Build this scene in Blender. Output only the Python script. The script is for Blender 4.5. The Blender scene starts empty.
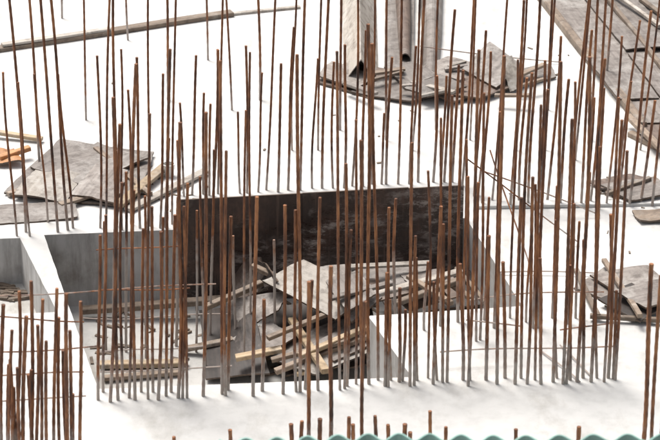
import bpy, bmesh, math, random
from mathutils import Vector, noise, Matrix
R=random.Random(7)
PITCH=math.radians(25); DIST=30.0; F=3000.0
CP,SP=math.cos(PITCH),math.sin(PITCH)
C=Vector((0,-DIST*CP,DIST*SP))
def ray(u,v):
    a=(u-330)/F; b=(220-v)/F
    return Vector((a, CP+b*SP, -SP+b*CP))
# survey sketch -> site metres on a horizontal plane at height z
def S(u,v,z=0.0):
    r=ray(u,v); t=(z-C.z)/r.z
    return C+r*t
def SY(u,v,y):
    r=ray(u,v); t=(y-C.y)/r.y
    return C+r*t
# ---------------- materials
def newmat(name):
    m=bpy.data.materials.new(name); m.use_nodes=True
    nt=m.node_tree; b=nt.nodes['Principled BSDF']; return m,nt,b
def noise_n(nt,vec,scale,detail=5,rough=.55):
    n=nt.nodes.new('ShaderNodeTexNoise'); n.inputs['Scale'].default_value=scale
    n.inputs['Detail'].default_value=detail; n.inputs['Roughness'].default_value=rough
    if vec is not None: nt.links.new(vec,n.inputs['Vector'])
    return n.outputs['Fac']
def ramp(nt,fac,stops):
    n=nt.nodes.new('ShaderNodeValToRGB'); e=n.color_ramp.elements
    while len(e)<len(stops): e.new(.5)
    for i,(p,c) in enumerate(stops):
        e[i].position=p; e[i].color=(c[0],c[1],c[2],1)
    nt.links.new(fac,n.inputs['Fac']); return n.outputs['Color']
def mix(nt,fac,a,b,mode='MIX'):
    n=nt.nodes.new('ShaderNodeMix'); n.data_type='RGBA'; n.blend_type=mode
    for i,x in ((0,fac),(6,a),(7,b)):
        if isinstance(x,(int,float)): n.inputs[i].default_value=x
        elif isinstance(x,tuple): n.inputs[i].default_value=(*x,1)
        else: nt.links.new(x,n.inputs[i])
    return n.outputs[2]
def mapping(nt,vec,scale):
    n=nt.nodes.new('ShaderNodeMapping'); n.inputs['Scale'].default_value=scale
    nt.links.new(vec,n.inputs['Vector']); return n.outputs['Vector']
def objc(nt,seed=False):
    t=nt.nodes.new('ShaderNodeTexCoord').outputs['Object']
    if seed:
        oi=nt.nodes.new('ShaderNodeObjectInfo')
        m=nt.nodes.new('ShaderNodeMath'); m.operation='MULTIPLY'; m.inputs[1].default_value=57
        nt.links.new(oi.outputs['Random'],m.inputs[0])
        a=nt.nodes.new('ShaderNodeVectorMath'); a.operation='ADD'
        nt.links.new(t,a.inputs[0]); nt.links.new(m.outputs[0],a.inputs[1])
        return a.outputs[0],oi.outputs['Random']
    return t
def bump(nt,b,h,s,d=.01):
    n=nt.nodes.new('ShaderNodeBump'); n.inputs['Strength'].default_value=s; n.inputs['Distance'].default_value=d
    nt.links.new(h,n.inputs['Height']); nt.links.new(n.outputs[0],b.inputs['Normal'])
def concrete(name,lo,hi,tint=(1,.985,.95),stain=.25,boards=False):
    m,nt,b=newmat(name); o=objc(nt)
    n1=noise_n(nt,o,.55,5,.62); n2=noise_n(nt,o,6,5,.6)
    c=ramp(nt,n1,[(.3,tuple(lo*t for t in tint)),(.62,tuple(hi*t for t in tint))])
    c2=ramp(nt,n2,[(.3,(.8,.8,.8)),(.55,(1,1,1))])
    c=mix(nt,.6,c,c2,'MULTIPLY')
    n4=noise_n(nt,mapping(nt,o,(1,.45,1)),1.7,7,.7)
    c3=ramp(nt,n4,[(.52,(1,1,1)),(.68,(1-stain,1-stain*1.08,1-stain*1.2))])
    c=mix(nt,1.0,c,c3,'MULTIPLY')
    if boards:
        n5=noise_n(nt,mapping(nt,o,(6,6,.8)),1.2,5,.7)
        c=mix(nt,1.0,c,ramp(nt,n5,[(.45,(1,1,1)),(.7,(.6,.58,.56))]),'MULTIPLY')
    nt.links.new(c,b.inputs['Base Color']); b.inputs['Roughness'].default_value=.85
    bump(nt,b,n2,.35,.012); return m
M_slab=concrete('slab_concrete',.48,.58,(1,.99,.965),stain=.2)
M_wall=concrete('pit_wall_concrete',.42,.54,(1,.985,.96),.3,True)
M_floor=concrete('pit_floor_concrete',.38,.5,(1,.98,.94),.4)
def soil():
    m,nt,b=newmat('soil'); o=objc(nt)
    c=ramp(nt,noise_n(nt,o,.4,8),[(.3,(.14,.1,.07)),(.7,(.26,.21,.16))])
    nt.links.new(c,b.inputs['Base Color']); b.inputs['Roughness'].default_value=.95; return m
M_soil=soil()
def rust():
    m,nt,b=newmat('rusty_steel'); o=objc(nt)
    n1=noise_n(nt,mapping(nt,o,(13,13,2.6)),1,5,.7)
    c=ramp(nt,n1,[(.34,(.04,.018,.012)),(.48,(.15,.056,.024)),(.66,(.36,.15,.06))])
    sx=nt.nodes.new('ShaderNodeSeparateXYZ'); nt.links.new(o,sx.inputs[0])
    n2=noise_n(nt,mapping(nt,o,(7,7,6)),1.3,4,.6)
    mr=nt.nodes.new('ShaderNodeMapRange'); mr.inputs['From Min'].default_value=.85; mr.inputs['From Max'].default_value=-.02
    mr.inputs['To Min'].default_value=-.35; mr.inputs['To Max'].default_value=.50
    nt.links.new(sx.outputs[2],mr.inputs['Value'])
    ad=nt.nodes.new('ShaderNodeMath'); ad.operation='ADD'
    nt.links.new(mr.outputs[0],ad.inputs[0]); nt.links.new(n2,ad.inputs[1])
    f=ramp(nt,ad.outputs[0],[(.5,(0,0,0)),(.9,(.85,.85,.85))])
    c=mix(nt,f,c,(.40,.36,.33))
    nt.links.new(c,b.inputs['Base Color']); b.inputs['Roughness'].default_value=.65
    b.inputs['Specular IOR Level'].default_value=.4
    return m
M_rust=rust()
def ply(name,a,bcol,resid,amt,vr=(.7,1.3)):
    m,nt,b=newmat(name); o,rnd=objc(nt,True)
    g=noise_n(nt,mapping(nt,o,(1.5,26,8)),1,4,.6)
    c=ramp(nt,g,[(.3,a),(.7,bcol)])
    n2=noise_n(nt,o,2.6,7,.72)
    f=ramp(nt,n2,[(amt,(0,0,0)),(amt+.2,(1,1,1))])
    c=mix(nt,f,c,resid)
    n3=noise_n(nt,o,9,5,.7)
    f3=ramp(nt,n3,[(.48,(1,1,1)),(.66,(.42,.39,.37))])
    c=mix(nt,.8,c,f3,'MULTIPLY')
    hv=nt.nodes.new('ShaderNodeHueSaturation'); mr=nt.nodes.new('ShaderNodeMapRange')
    mr.inputs['To Min'].default_value=vr[0]; mr.inputs['To Max'].default_value=vr[1]
    nt.links.new(rnd,mr.inputs['Value']); nt.links.new(mr.outputs[0],hv.inputs['Value']); nt.links.new(c,hv.inputs['Color'])
    nt.links.new(hv.outputs[0],b.inputs['Base Color']); b.inputs['Roughness'].default_value=.6
    bump(nt,b,n3,.3,.006); return m
M_plyG=ply('weathered_plywood_grey',(.13,.11,.097),(.23,.203,.183),(.34,.32,.298),.5)
M_plyL=ply('weathered_plywood_pale',(.25,.22,.187),(.36,.328,.29),(.45,.43,.40),.5)
M_plyB=ply('weathered_plywood_brown',(.085,.058,.045),(.16,.115,.09),(.32,.28,.25),.53)
M_gapShade=ply('plywood_gap_shade',(.018,.013,.011),(.045,.032,.026),(.16,.13,.115),.6)  # near-black colour stands in for shade in the gaps between boards
M_wood=ply('sawn_timber',(.28,.20,.12),(.42,.32,.205),(.40,.37,.32),.52)
M_woodD=ply('old_timber',(.15,.11,.08),(.28,.215,.16),(.38,.35,.31),.56)
M_woodO=ply('orange_timber',(.38,.17,.07),(.5,.25,.1),(.46,.40,.34),.62)
M_edge=ply('plywood_edge',(.05,.034,.026),(.15,.105,.075),(.3,.27,.23),.66)
def film():
    m,nt,b=newmat('film_faced_plywood'); o=objc(nt)
    n1=noise_n(nt,mapping(nt,o,(2.0,1,1.2)),1.6,6,.7)
    c=ramp(nt,n1,[(.3,(.014,.009,.008)),(.5,(.042,.024,.019)),(.7,(.10,.056,.042))])
    n2=noise_n(nt,mapping(nt,o,(1.6,1,4)),2.2,8,.8)
    f=ramp(nt,n2,[(.50,(0,0,0)),(.60,(.85,.85,.85))])
    n2b=noise_n(nt,o,1.3,4,.6)
    f2=ramp(nt,n2b,[(.46,(.03,.03,.03)),(.58,(1,1,1))])
    f=mix(nt,1.0,f,f2,'MULTIPLY')
    c=mix(nt,f,c,(.36,.31,.28))
    n6=noise_n(nt,mapping(nt,o,(14,1,.6)),1.3,4,.6)
    c=mix(nt,ramp(nt,n6,[(.58,(0,0,0)),(.72,(.4,.4,.4))]),c,(.2,.13,.10))
    nt.links.new(c,b.inputs['Base Color'])
    rr=ramp(nt,n2,[(.4,(.25,.25,.25)),(.65,(.75,.75,.75))]); nt.links.new(rr,b.inputs['Roughness'])
    bump(nt,b,n2,.3,.008); return m
M_film=film()
def plain(name,col,r=.6):
    m,nt,b=newmat(name); o=objc(nt)
    c=ramp(nt,noise_n(nt,o,3,5),[(.3,tuple(x*.8 for x in col)),(.7,tuple(min(1,x*1.15) for x in col))])
    nt.links.new(c,b.inputs['Base Color']); b.inputs['Roughness'].default_value=r; return m
M_teal=plain('teal_painted_sheet',(.22,.38,.34),.6)
M_pail=plain('white_plastic',(.6,.6,.58),.4)

def frame_from(o,x,n):
    x=x.normalized(); n=n.normalized(); y=n.cross(x).normalized(); n=x.cross(y)
    M=Matrix((x,y,n)).transposed().to_4x4(); M.translation=o; return M
def obj(name,bm,mats,frame=None):
    me=bpy.data.meshes.new(name)
    bmesh.ops.recalc_face_normals(bm,faces=bm.faces)
    bm.to_mesh(me); bm.free()
    for m in (mats if isinstance(mats,list) else [mats]): me.materials.append(m)
    o=bpy.data.objects.new(name,me); bpy.context.collection.objects.link(o)
    if frame is not None:
        me.transform(frame.inverted()); o.matrix_world=frame
    return o
def sheet(cs,mat,name='plywood_sheet',th=.02,warp=.018,nx=14,ny=10,edge=None,rag=.01):
    p=[Vector(c) for c in cs]
    n=(p[2]-p[0]).cross(p[3]-p[1]).normalized()
    if n.z<0: n=-n
    bm=bmesh.new(); sd=R.random()*90
    T=[];B=[]
    for j in range(ny+1):
        for i in range(nx+1):
            a=i/nx;b=j/ny
            q=(p[0]*(1-a)+p[1]*a)*(1-b)+(p[3]*(1-a)+p[2]*a)*b
            w=noise.noise(Vector((a*1.6+sd,b*1.3,sd)))*warp*2
            if rag and (i in(0,nx) or j in(0,ny)):
                q=q+Vector((noise.noise(Vector((a*9+sd,b*9,3))),noise.noise(Vector((a*9,b*9+sd,7))),0))*rag
            T.append(bm.verts.new(q+n*(w+th))); B.append(bm.verts.new(q+n*w))
    W=nx+1
    for j in range(ny):
        for i in range(nx):
            k=j*W+i
            bm.faces.new((T[k],T[k+1],T[k+W+1],T[k+W])).material_index=0
            bm.faces.new((B[k],B[k+W],B[k+W+1],B[k+1])).material_index=0
    def side(a,b): bm.faces.new((T[a],T[b],B[b],B[a])).material_index=1
    for i in range(nx): side(i,i+1); side(ny*W+i,ny*W+i+1)
    for j in range(ny): side(j*W,(j+1)*W); side(j*W+nx,(j+1)*W+nx)
    c=sum(p,Vector())/4
    ax=p[1]-p[0] if (p[1]-p[0]).length>(p[3]-p[0]).length else p[3]-p[0]
    return obj(name,bm,[mat,edge or M_edge],frame=frame_from(c,ax,n))
def sh(pts,mat,**k):
    return sheet([S(*q) for q in pts],mat,**k)
def plank(a,b,w,h,mat,name='timber_plank',roll=0.0):
    a=Vector(a);b=Vector(b); d=(b-a).normalized()
    up=Vector((0,0,1)); s=d.cross(up).normalized(); up=s.cross(d).normalized()
    bm=bmesh.new(); L=(b-a).length; n=max(2,int(L/.25)); rings=[]; sd=R.random()*50
    for i in range(n+1):
        t=i/n; c=a+(b-a)*t+s*noise.noise(Vector((t*2,sd,0)))*.008*L+up*(noise.noise(Vector((t*2,sd,5)))*.004*L)
        ch=.12*min(w,h)
        pr=[(-w/2+ch,0),(w/2-ch,0),(w/2,ch),(w/2,h-ch),(w/2-ch,h),(-w/2+ch,h),(-w/2,h-ch),(-w/2,ch)]
        rings.append([bm.verts.new(c+s*x+up*y) for x,y in pr])
    for i in range(n):
        for k in range(8): bm.faces.new((rings[i][k],rings[i][(k+1)%8],rings[i+1][(k+1)%8],rings[i+1][k]))
    bm.faces.new(rings[0]); bm.faces.new(rings[-1])
    return obj(name,bm,mat,frame=frame_from((a+b)/2,d,up))
# ---------------- slab with openings
PD=.80
pit=[(44,235),(181,229.5),(466,218),(522,306),(368,316),(412,377),(98,389)]
tr=[(-120,243),(20,238),(57,312),(-70,318)]
PITW=[S(u,v) for u,v in pit]; TRW=[S(u,v) for u,v in tr]
def inside(p,poly):
    c=False;n=len(poly)
    for i in range(n):
        a=poly[i];b=poly[(i+1)%n]
        if (a.y>p.y)!=(b.y>p.y) and p.x<(b.x-a.x)*(p.y-a.y)/(b.y-a.y)+a.x: c=not c
    return c
def densify(poly,step=.10,amp=.006):
    out=[]
    for i,a in enumerate(poly):
        b=poly[(i+1)%len(poly)]; n=max(1,int((b-a).length/step))
        for k in range(n):
            q=a.lerp(b,k/n)
            if k: q=q+Vector((noise.noise(q*5),noise.noise(q*5+Vector((9,9,9))),0))*amp
            out.append(q)
    return out
PW=densify(PITW); TW=densify(TRW)
outer=[Vector((-34,-14,0)),Vector((34,-14,0)),Vector((34,40,0)),Vector((-34,40,0))]
bm=bmesh.new(); edges=[]
for loop in (outer,PW,TW):
    vs=[bm.verts.new(q) for q in loop]
    for i in range(len(vs)): edges.append(bm.edges.new((vs[i],vs[(i+1)%len(vs)])))
    if loop is outer:
        lo=[bm.verts.new(q+Vector((0,0,-1.2))) for q in loop]
        for i in range(4): bm.faces.new((vs[i],vs[(i+1)%4],lo[(i+1)%4],lo[i]))
bmesh.ops.triangle_fill(bm,use_beauty=True,use_dissolve=False,edges=edges)
obj('concrete_slab',bm,M_slab)
for nm,loop,d in (('concrete_pit',PW,PD),('concrete_trench',TW,.5)):
    bm=bmesh.new()
    t=[bm.verts.new(q) for q in loop]; b=[bm.verts.new(q+Vector((0,0,-d))) for q in loop]
    for i in range(len(t)):
        f=bm.faces.new((t[i],t[(i+1)%len(t)],b[(i+1)%len(t)],b[i])); f.material_index=0
    ed=[bm.edges.get((b[i],b[(i+1)%len(b)])) for i in range(len(b))]
    r=bmesh.ops.triangle_fill(bm,use_beauty=True,edges=ed)
    for g in r['geom']:
        if isinstance(g,bmesh.types.BMFace): g.material_index=1
    obj(nm,bm,[M_wall,M_floor])
bm=bmesh.new()
vs=[bm.verts.new(q) for q in ((-400,-400,-1.2),(400,-400,-1.2),(400,400,-1.2),(-400,400,-1.2))]; bm.faces.new(vs)
obj('ground',bm,M_soil)
plank(S(478,207),S(690,203),.12,.035,M_slab,name='concrete_kerb')
# ---------------- film faced panel at the back of the pit
a=S(181,229.5)+Vector((0,-.035,0)); b=S(463,218.2)+Vector((0,-.035,0))
ya,yb=a.y,b.y
def panelpt(t,z): 
    q=a.lerp(b,t); return Vector((q.x,q.y,z))
ztl=SY(181,200,ya).z; ztr=SY(463,185,yb).z
parent=bpy.data.objects.new('formwork_panel_wall',None); bpy.context.collection.objects.link(parent)
cuts=[0,.43,.80,1]
for i in range(3):
    t0,t1=cuts[i],cuts[i+1]
    if i<2: t1+=.004           # panels lap slightly
    off=Vector((0,(-.0,-.021,-.0)[i],0))
    dz=(.0,.012,-.006)[i]
    z0=ztl+(ztr-ztl)*t0+dz; z1=ztl+(ztr-ztl)*t1+dz
    p=[panelpt(t0,-PD+.01)+off,panelpt(t1,-PD+.01)+off,panelpt(t1,z1)+off,panelpt(t0,z0)+off]
    n=Vector((0,1,0)); bm=bmesh.new(); T=[];B=[]; nx=10;ny=6
    for j in range(ny+1):
        for k in range(nx+1):
            x=k/nx;y=j/ny; q=(p[0]*(1-x)+p[1]*x)*(1-y)+(p[3]*(1-x)+p[2]*x)*y
            w=noise.noise(Vector((x*2+i*5,y*2,1)))*.002
            T.append(bm.verts.new(q+n*w)); B.append(bm.verts.new(q+n*(w+.018)))
    W=nx+1
    for j in range(ny):
        for k in range(nx):
            q=j*W+k
            bm.faces.new((T[q],T[q+1],T[q+W+1],T[q+W])); bm.faces.new((B[q],B[q+W],B[q+W+1],B[q+1]))
    def side(u,v): bm.faces.new((T[u],T[v],B[v],B[u])).material_index=1
    for k in range(nx): side(k,k+1); side(ny*W+k,ny*W+k+1)
    for j in range(ny): side(j*W,(j+1)*W); side(j*W+nx,(j+1)*W+nx)
    o=obj('panel_%d'%(i+1),bm,[M_film,M_edge]); o.parent=parent
# ---------------- debris in the pit
sh([(200,312,-.70),(252,302,-.42),(270,374,-.66),(206,380,-.76)],M_gapShade)  # dark sheet added as painted gloom beneath the boards
sh([(262,312,-.6),(330,300,-.5),(356,360,-.62),(282,378,-.74)],M_gapShade)  # shaded gap under the pile, painted as a dark sheet
sh([(372,286,-.55),(470,272,-.5),(486,304,-.6),(392,316,-.66)],M_gapShade)  # shade at the heap's right end, put into a dark sheet
sh([(330,304,-.5),(370,300,-.45),(384,360,-.6),(340,374,-.66)],M_gapShade)  # another dark sheet painted as shade between boards
sh([(226,300,-.40),(290,291,-.28),(279,311,-.38),(243,331,-.60)],M_plyG)
sh([(262,281,-.18),(304,262,-.12),(372,296,-.14),(336,322,-.30)],M_plyL)
sh([(300,272,-.20),(352,266,-.16),(382,300,-.20),(352,324,-.28)],M_plyG)
sh([(335,272,-.26),(427,262,-.18),(430,282,-.2),(365,292,-.3)],M_plyG)
sh([(326,283,-.12),(356,271,-.08),(376,296,-.10),(348,314,-.16)],M_plyG)
sh([(340,286,-.28),(412,272,-.22),(424,290,-.28),(356,306,-.36)],M_plyB)
sh([(262,356,-.66),(335,322,-.5),(380,318,-.42),(300,374,-.62)],M_plyG)
sh([(285,366,-.56),(362,330,-.42),(372,352,-.46),(316,376,-.56)],M_plyL)
sh([(310,346,-.50),(372,316,-.34),(384,338,-.40),(334,362,-.48)],M_plyG)
sh([(384,292,-.42),(452,276,-.34),(466,296,-.46),(410,312,-.5)],M_plyB)
sh([(225,262,-.5),(262,258,-.25),(268,290,-.45),(240,300,-.6)],M_plyB)
sh([(252,258,-.5),(268,264,-.1),(280,282,-.16),(258,292,-.4)],M_gapShade)  # triangular shaded gap, painted as a small dark sheet
sh([(232,340,-.62),(270,322,-.5),(300,338,-.55),(262,360,-.62)],M_plyG)
sh([(400,276,-.2),(440,270,-.16),(452,286,-.22),(416,296,-.26)],M_plyG)
for (p,q,w,h,m) in [
 ((236,360,-.56),(282,351,-.5),.09,.045,M_wood),((292,322,-.5),(326,374,-.45),.08,.05,M_wood),
 ((276,374,-.6),(368,338,-.40),.07,.05,M_woodD),((272,362,-.55),(350,342,-.38),.06,.04,M_woodD),
 ((300,358,-.46),(384,322,-.30),.07,.045,M_wood),((82,313,-.74),(226,302,-.62),.10,.06,M_woodD),
 ((100,367,-.78),(188,365,-.78),.10,.05,M_wood),((104,380,-.78),(180,374,-.78),.07,.04,M_woodD),
 ((205,310,-.40),(262,285,-.3),.07,.05,M_woodD),((180,352,-.78),(250,338,-.6),.08,.04,M_woodD),
 ((376,296,-.2),(462,272,-.16),.09,.03,M_plyL),((395,306,-.25),(458,283,-.2),.07,.05,M_woodD),
 ((428,282,-.3),(450,306,-.35),.07,.05,M_woodD),((440,278,-.2),(470,300,-.3),.06,.04,M_woodD),
 ((408,278,-.15),(446,302,-.22),.06,.04,M_woodD),((350,268,-.12),(430,264,-.1),.08,.025,M_plyL),
 ((455,270,-.2),(484,304,-.4),.05,.05,M_woodD),((252,268,-.2),(320,300,-.3),.06,.05,M_woodD),
 ((330,300,-.1),(392,284,-.1),.07,.03,M_plyG),((268,340,-.4),(336,312,-.28),.06,.04,M_woodD),
 ((384,318,-.5),(400,372,-.6),.06,.04,M_woodD),((296,376,-.62),(340,366,-.6),.05,.04,M_wood)]:
    plank(S(*p),S(*q),w,h,m)
# ---------------- upper left
sh([(4,194,.02),(60,140,.03),(154,152,.05),(136,209,.02)],M_plyG,rag=.02)
sh([(30,168,.06),(98,143,.07),(150,160,.08),(84,186,.06)],M_plyG,rag=.02)
sh([(12,196,.05),(40,166,.06),(82,176,.06),(66,204,.04)],M_plyL,rag=.02)
sh([(70,196,.07),(96,166,.09),(128,172,.09),(116,204,.06)],M_plyG,rag=.02)
sh([(-10,206,.02),(74,203,.02),(78,218,.02),(-10,224,.02)],M_plyG)
sh([(-10,150,.05),(14,149,.08),(24,163,.05),(-6,165,.04)],M_woodO)
for p,q,w,h,m in [((-8,133,.05),(42,141,.02),.07,.04,M_wood),((118,207,.05),(166,167,.05),.11,.04,M_wood),((128,211,.02),(206,172,.02),.10,.03,M_plyL),
  ((0,160,.05),(30,150,.09),.07,.05,M_woodO),((96,150,.05),(150,196,.05),.06,.04,M_woodD),((60,206,.04),(112,190,.06),.08,.03,M_woodD),
  ((-10,52,.0),(232,15,.0),.13,.05,M_woodD),((2,46,.05),(110,30,.05),.08,.03,M_plyL),((180,20,.0),(300,8,.0),.06,.03,M_plyL),
  ((8,196,.02),(60,180,.04),.06,.04,M_woodD)]:
    plank(S(*p),S(*q),w,h,m)
def pail(u,v):
    bm=bmesh.new(); c=S(u,v); rings=[]
    for rr,zz in ((0.04,0),(.05,.0),(.062,.13),(.068,.13),(.068,.14),(.058,.14),(.048,.012),(.01,.012)):
        rings.append([bm.verts.new(c+Vector((rr*math.cos(t*math.tau/16),rr*math.sin(t*math.tau/16),zz))) for t in range(16)])
    for i in range(len(rings)-1):
        for k in range(16): bm.faces.new((rings[i][k],rings[i][(k+1)%16],rings[i+1][(k+1)%16],rings[i+1][k]))
    bm.faces.new(rings[0]); bm.faces.new(rings[-1]); obj('plastic_pail',bm,M_pail)
pail(169,176)
# ---------------- top centre : scrap heap and bent forms
sh([(316,84,.0),(346,62,.02),(400,72,.04),(372,100,.0)],M_plyB,rag=.02)
sh([(350,92,.03),(420,70,.06),(470,84,.05),(410,104,.02)],M_plyG,rag=.02)
sh([(392,80,.07),(448,58,.10),(520,80,.07),(452,102,.05)],M_plyG,rag=.02)
sh([(430,92,.10),(486,70,.12),(540,78,.06),(480,100,.04)],M_plyB,rag=.02)
sh([(462,70,.14),(490,44,.26),(524,66,.2),(496,88,.10)],M_plyG)
sh([(510,72,.04),(550,65,.05),(556,77,.03),(520,86,.02)],M_plyG)
sh([(318,76,.08),(332,62,.10),(376,76,.08),(356,90,.06)],M_plyG)
sh([(500,60,.3),(512,56,.34),(524,86,.10),(510,92,.04)],M_plyL)
sh([(384,68,.1),(412,62,.12),(440,78,.1),(404,86,.09)],M_plyG)
sh([(404,88,.14),(440,76,.16),(466,88,.12),(428,98,.10)],M_plyG)
for i in range(12):
    u=R.uniform(325,520);v=R.uniform(66,98);L=R.uniform(15,45);s=R.uniform(-.5,.4)
    plank(S(u,v,.12),S(u+L,v+L*s,.15),R.uniform(.04,.08),.03,R.choice([M_plyG,M_woodD,M_plyL,M_woodD]))
def bent(name,rows,mat,th=.015):
    bm=bmesh.new(); A=[];Bv=[]
    for r in rows:
        A.append([bm.verts.new(q) for q in r]); Bv.append([bm.verts.new(q-Vector((0,0,th))) for q in r])
    n=len(rows[0])
    for i in range(len(rows)-1):
        for k in range(n-1):
            bm.faces.new((A[i][k],A[i][k+1],A[i+1][k+1],A[i+1][k])); bm.faces.new((Bv[i][k],Bv[i+1][k],Bv[i+1][k+1],Bv[i][k+1]))
        for k in (0,n-1): bm.faces.new((A[i][k],A[i+1][k],Bv[i+1][k],Bv[i][k]))
    for i in (0,-1):
        for k in range(n-1): bm.faces.new((A[i][k],A[i][k+1],Bv[i][k+1],Bv[i][k]))
    c=(rows[0][n//2]+rows[-1][n//2])/2
    return obj(name,bm,mat,frame=frame_from(c,rows[-1][n//2]-rows[0][n//2],Vector((0,0,1))))
def arch(u,v,hw,h,z0=.015,n=12):
    c=S(u,v); return [c+Vector((-hw*math.cos(math.pi*k/n),0,z0+h*math.sin(math.pi*k/n))) for k in range(n+1)]
def tent(u,v,hw,h): 
    c=S(u,v); return [c+Vector((-hw,0,.02)),c+Vector((-hw*.5,0,h*.55)),c+Vector((0,0,h)),c+Vector((hw*.5,0,h*.52)),c+Vector((hw,0,.02))]
bent('tent_formwork',[tent(361,84,.19,.30),tent(360,40,.195,.31),tent(359,0,.20,.32),tent(358,-60,.20,.32)],M_plyL)
sh([(384,72,.06),(414,70,.06),(414,-30,.06),(386,-30,.06)],M_plyG,th=.03)
bent('bent_plywood_form',[arch(430,82,.085,.13),arch(432,40,.11,.17),arch(431,0,.14,.19),arch(430,-40,.14,.19)],M_plyG)
bent('bent_plywood_form',[arch(405,68,.06,.08,.10),arch(404,30,.08,.09,.10),arch(401,-30,.10,.1,.10)],M_plyB)
# ---------------- top right panel stack
def stack(u0,v0,du,dv,wu,wv,z,mat,**k):
    sh([(u0,v0,z),(u0+wu,v0+wv,z),(u0+wu+du,v0+wv+dv,z),(u0+du,v0+dv,z)],mat,**k)
stack(541,-8,104,132,56,-3,.05,M_plyG); stack(600,-12,104,132,56,-3,.05,M_plyG); stack(659,-20,104,132,56,-3,.05,M_plyG)
stack(574,-14,52,66,52,-3,.085,M_plyG); stack(628,55,50,66,60,-3,.085,M_plyG); stack(585,60,34,40,40,-2,.085,M_plyG)
stack(640,126,25,32,60,-3,.04,M_plyB)
plank(S(536,-6),S(643,131),.09,.10,M_woodD); plank(S(628,118,.1),S(672,162,.08),.07,.05,M_woodD); plank(S(600,-10,.1),S(664,72,.1),.05,.05,M_woodD)
plank(S(630,136),S(680,160),.08,.06,M_woodD); plank(S(640,0,.1),S(680,30,.1),.06,.04,M_woodD); plank(S(660,28,.12),S(570,-36,.12),.05,.04,M_plyL)
# right middle scraps
sh([(588,182,.03),(630,176,.05),(668,182,.04),(622,200,.03)],M_plyB); sh([(600,186,.07),(655,178,.09),(672,194,.07),(630,202,.05)],M_plyG)
sh([(632,212,.03),(672,210,.03),(674,221,.03),(640,223,.02)],M_woodD)
sh([(574,288,.02),(604,268,.04),(664,288,.03),(640,314,.02)],M_plyG); sh([(590,275,.08),(648,268,.1),(680,292,.07),(624,300,.06)],M_plyG)
sh([(598,300,.07),(632,284,.12),(672,306,.08),(640,322,.05)],M_gapShade); sh([(612,292,.14),(664,280,.18),(690,300,.14),(646,310,.12)],M_plyG)  # dark sheet paints the shaded opening beneath the boards
for p,q in [((576,272,.04),(598,318,.04)),((604,262,.1),(640,318,.12)),((590,318,.03),(660,322,.03)),((606,196,.06),(650,180,.1))]:
    plank(S(*p),S(*q),.05,.04,M_woodD)
# loose chips
bm=bmesh.new()
def chip(q,L,w,h,ang):
    d=Vector((math.cos(ang),math.sin(ang),R.uniform(-.1,.1))); s=Vector((-d.y,d.x,0))
    v=[bm.verts.new(q+d*x*L*.5+s*y*w*.5+Vector((0,0,zz*h+.002))) for zz in(0,1) for x,y in((-1,-1),(1,-.8),(.9,1),(-1,.9))]
    for f in((0,3,2,1),(4,5,6,7),(0,1,5,4),(1,2,6,5),(2,3,7,6),(3,0,4,7)): bm.faces.new([v[i] for i in f])
for cu,cv,su,sv,n in [(90,180,60,25,50),(430,85,90,18,60),(620,190,30,12,40),(620,295,35,20,35),(330,160,330,160,22),(560,60,60,50,12),(170,195,40,14,20)]:
    for _ in range(n):
        q=S(R.gauss(cu,su*.5),R.gauss(cv,sv*.5))
        if inside(q,PITW) or inside(q,TRW): continue
        chip(q,R.uniform(.02,.09),R.uniform(.008,.025),R.uniform(.004,.012),R.uniform(0,3.14))
for _ in range(160):
    q=S(R.uniform(90,500),R.uniform(300,376),-PD)
    if inside(q,PITW): chip(q,R.uniform(.03,.2),R.uniform(.01,.05),R.uniform(.005,.02),R.uniform(0,3.14))
for _ in range(30):
    q=S(R.uniform(0,40),R.uniform(284,300),-.5)
    if inside(q,TRW): chip(q,R.uniform(.05,.3),R.uniform(.02,.06),R.uniform(.01,.03),R.uniform(-.4,.4))
obj('wood_debris',bm,M_woodD)
# ---------------- reinforcement
def bar_mesh(bm,p0,p1,r,bow=.011):
    d=p1-p0; L=d.length; n=max(4,int(L/.05)); dn=d.normalized()
    s=dn.orthogonal().normalized(); t=dn.cross(s); prev=None
    bx=R.gauss(0,bow)*L*.6; by=R.gauss(0,bow)*L*.4; b2=R.gauss(0,bow)*L*.25; k6=6
    for i in range(n+1):
        f=i/n; w=math.sin(f*math.pi)
        c=p0+d*f+s*(bx*w+b2*math.sin(f*math.tau))+t*by*w; rr=r*(1.07 if i%2 else .95)
        ring=[bm.verts.new(c+(s*math.cos(a*math.tau/k6)+t*math.sin(a*math.tau/k6))*rr) for a in range(k6)]
        if prev:
            for a in range(k6): bm.faces.new((prev[a],prev[(a+1)%k6],ring[(a+1)%k6],ring[a]))
        else: bm.faces.new(ring)
        prev=ring
    bm.faces.new(prev)
def bars(lst,name='vertical_rebars',r=.0125,lap=0):
    bm=bmesh.new()
    for ub,vb,ut,vt in lst:
        b=S(ub,vb)
        if inside(b,PITW): b=S(ub,vb,-PD)
        elif inside(b,TRW): b=S(ub,vb,-.5)
        tt=SY(ut,vt,b.y); tt.y+=R.gauss(0,.02)
        bar_mesh(bm,b-Vector((0,0,.03)),tt,r*R.uniform(.86,1.15))
        if R.random()<lap:      # lapped starter bar tied alongside
            o=Vector((R.choice((-1,1))*R.uniform(.028,.05),R.uniform(-.03,.03),0)); f=R.uniform(.4,.8)
            bar_mesh(bm,b+o-Vector((0,0,.03)),b.lerp(tt,f)+o*R.uniform(.8,1.8),r*.95)
    return obj(name,bm,M_rust)
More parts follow.
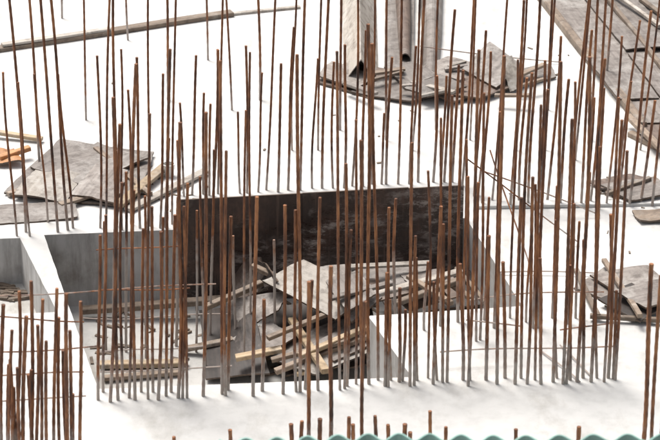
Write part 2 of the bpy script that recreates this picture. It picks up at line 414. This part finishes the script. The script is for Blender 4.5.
far=[(62,18,58,-120),(86,120,82,-60),(232,110,222,-80),(260,100,256,-90),(292,150,297,-40),(318,150,323,-60),(386,140,388,-60),(412,150,421,-40),
 (436,130,440,-60),(470,140,478,-60),(516,150,528,-30),(545,150,556,-60),(590,140,602,-60),(606,80,616,-80),(640,150,662,-20),(575,160,592,-20),(620,165,640,20),
 (208,60,202,-90),(168,100,164,-60),(128,40,123,-90),(340,130,342,-70),(548,110,560,-70)]
back=[(17,236,3,72),(26,232,7,-20),(30,236,18,82),(45,236,28,-20),(48,222,34,74),(58,232,40,-10),(68,230,50,-15),(73,228,58,74),(100,228,97,56),(106,232,110,-10),
 (116,226,113,-20),(122,230,121,50),(131,224,128,90),(140,228,137,56),(150,226,148,-15),(160,228,163,74),(172,224,176,-10),(184,196,180,102),(192,195,196,56),(203,194,204,92),(213,196,218,50),
 (221,194,223,-10),(240,193,238,110),(247,193,246,45),(258,192,262,72),(266,190,276,-15),(278,192,281,66),(288,190,294,28),(300,190,305,-5),(312,188,318,58),(322,188,329,-10),(333,188,334,62),
 (344,188,345,46),(352,186,358,-10),(363,186,366,30),(372,184,375,-15),(386,184,392,56),(398,184,402,-10),(409,184,416,46),(418,182,425,-10),(433,182,437,76),(444,182,455,10),(452,182,459,66),(462,186,475,-20),
 (474,196,486,30),(482,206,491,52),(492,200,508,-10),(498,204,504,60),(510,208,524,0),(519,200,527,78),(528,206,541,-15),(540,206,545,60),(547,202,561,36),(560,206,569,80),(570,204,590,-10),(581,206,592,30),
 (590,204,606,-5),(597,208,604,88),(606,206,622,36),(617,204,631,80),(629,206,651,10),(640,204,655,100),(652,206,668,60)]
front=[(98,400,100,236),(103,392,106,214),(110,402,113,98),(118,400,120,124),(123,392,122,182),(129,398,134,190),(135,400,136,64),(141,392,143,230),(148,399,150,112),(153,392,152,206),(158,400,161,232),
 (166,396,170,50),(171,392,175,214),(178,398,180,124),(187,398,184,206),(203,396,206,112),(222,394,220,62),(228,390,231,216),(253,396,257,196),(262,391,264,300),(283,394,285,206),(300,392,297,56),(305,389,312,280),
 (318,390,320,196),(340,390,337,52),(347,386,351,228),(362,388,361,140),(369,384,368,24),(385,386,387,272),(391,380,389,206),(399,382,400,290),(410,386,412,142),(417,380,416,258),(433,384,441,206),(437,380,434,284),(447,382,452,94),
 (463,380,460,262),(468,386,479,50),(470,380,468,176),(486,380,489,236),(497,384,504,54),(505,378,503,262),(515,384,521,196),(521,378,532,72),(527,384,533,178),(535,380,541,104),(541,384,540,258),(553,382,561,62),(557,378,556,220),(563,384,572,118),
 (570,380,571,266),(577,382,590,58),(583,378,584,240),(591,382,600,146),(597,378,596,262),(604,382,619,98),(608,378,611,214),(615,380,627,150)]
mid=[(106,350,104,222),(113,356,116,150),(126,352,126,172),(146,358,145,196),(160,350,163,218),(176,346,178,196),(196,352,197,210),(210,345,214,150),(236,350,233,236),(250,345,250,52),(276,350,274,240),(312,350,310,282),(206,372,200,176),(244,374,246,110),
 (396,368,396,200),(424,330,428,262),(440,326,441,118),(458,322,463,70),(484,320,489,196),(494,328,500,110),(510,318,518,60),(526,322,532,210),(538,328,548,90),(552,318,557,186),(568,324,575,80),(580,318,590,172),(594,326,605,58),(610,320,622,120),(378,380,372,44),(356,384,356,120),(428,378,428,170),(480,340,484,92)]
nearL=[(2,470,3,306),(8,480,12,330),(18,470,19,292),(24,490,26,318),(30,470,31,282),(36,486,38,324),(41,470,43,298),(48,490,46,342),(54,476,57,288),(60,470,59,316),(64,492,66,294),(72,476,70,330),(80,482,81,300),(-6,470,-5,320),(13,474,10,360),(33,480,29,372),(68,470,63,350)]
near=[(329,480,331,266),(308,480,309,282),(363,486,365,300),(300,492,302,420),(349,500,349,416),(378,500,375,414),(388,496,388,424),(402,500,405,424),(411,500,410,430),(445,500,446,428),(293,500,291,424),(317,498,320,418),(640,480,651,262),(650,490,661,276),(657,488,668,310),
 (515,500,516,430),(575,500,579,426),(352,500,353,424),(428,490,430,410),(232,500,230,430),(176,500,174,436)]
bars(far,r=.0125); bars(back,r=.013,lap=.12); bars(front,r=.0145,lap=.22); bars(mid,r=.013,lap=.1); bars(nearL,r=.016,lap=.2); bars(near,r=.017)
bm=bmesh.new()
for p,q in [((-10,296,.35),(216,284,.3)),((82,318,-.5),(232,314,-.5)),((-10,352,.4),(98,346,.4)),((466,158,.9),(578,242,.04)),((490,150,1.0),(532,272,.1)),((500,272,.03),(664,276,.03)),((560,345,.02),(590,375,.02)),
  ((100,352,-.3),(204,346,-.3)),((470,300,.1),(604,292,.35)),((540,350,.02),(580,382,.02)),((480,170,.5),(600,215,.03)),((420,46,.3),(560,62,.02)),
  ((100,372,.1),(232,366,.1)),((-10,316,.5),(84,322,.5)),((-10,402,.2),(86,396,.2)),((96,250,.6),(180,246,.6)),
  ((98,290,.9),(190,288,.9)),((440,352,.15),(618,346,.15)),((466,320,.3),(520,326,.3)),((560,330,.4),(618,322,.4)),((-10,376,.3),(84,372,.3))]:
    bar_mesh(bm,S(*p),S(*q),.007,bow=.015)
obj('tie_rebars',bm,M_rust)
# ---------------- teal corrugated hoarding in the foreground
bm=bmesh.new(); y0=-9.5; T=[];B=[]
n=700; zc=SY(330,440.2,y0).z
for i in range(n+1):
    x=-.75+9*i/n; zz=zc+.012*x+.012*math.sin(x*1.9+1)+.006*math.sin(x*4.1)
    ph=(x/.22+.25*math.sin(x*1.3))*math.tau
    yy=y0+.04*math.sin(ph); T.append(bm.verts.new((x,yy,zz+.005*math.sin(ph)))); B.append(bm.verts.new((x,yy,0.0)))
for i in range(n): bm.faces.new((T[i],T[i+1],B[i+1],B[i]))
fo=obj('corrugated_hoarding',bm,M_teal)
md=fo.modifiers.new('s','SOLIDIFY'); md.thickness=.012
# ---------------- light (bright haze)
el=math.radians(64); d=Vector((-.5,.62,0)).normalized()
sv=Vector((d.x*math.cos(el),d.y*math.cos(el),math.sin(el)))
sl=bpy.data.lights.new('sun','SUN'); sl.energy=3.5; sl.angle=math.radians(24); sl.color=(1,.965,.91)
so=bpy.data.objects.new('sun',sl); bpy.context.collection.objects.link(so)
so.rotation_euler=(-sv).to_track_quat('-Z','Y').to_euler()
w=bpy.data.worlds.new('World'); bpy.context.scene.world=w; w.use_nodes=True
nt=w.node_tree; sk=nt.nodes.new('ShaderNodeTexSky'); sk.sky_type='NISHITA'; sk.sun_disc=False
sk.sun_elevation=el; sk.sun_rotation=math.atan2(d.x,d.y); sk.dust_density=8; sk.air_density=1.0
hs=nt.nodes.new('ShaderNodeHueSaturation'); hs.inputs['Saturation'].default_value=.4; hs.inputs['Value'].default_value=1.1
nt.links.new(sk.outputs[0],hs.inputs['Color'])
nt.links.new(hs.outputs[0],nt.nodes['Background'].inputs[0]); nt.nodes['Background'].inputs[1].default_value=.15
# ---------------- camera
cd=bpy.data.cameras.new('camera'); co=bpy.data.objects.new('camera',cd); bpy.context.collection.objects.link(co)
co.location=C; co.rotation_euler=(math.radians(90)-PITCH,0,0)
cd.sensor_width=36; cd.lens=36*F/660; cd.clip_end=1500; cd.clip_start=.1
cd.dof.use_dof=True; cd.dof.focus_distance=30; cd.dof.aperture_fstop=3.2
bpy.context.scene.camera=co
vs=bpy.context.scene.view_settings; vs.view_transform='Standard'; vs.look='None'; vs.exposure=0
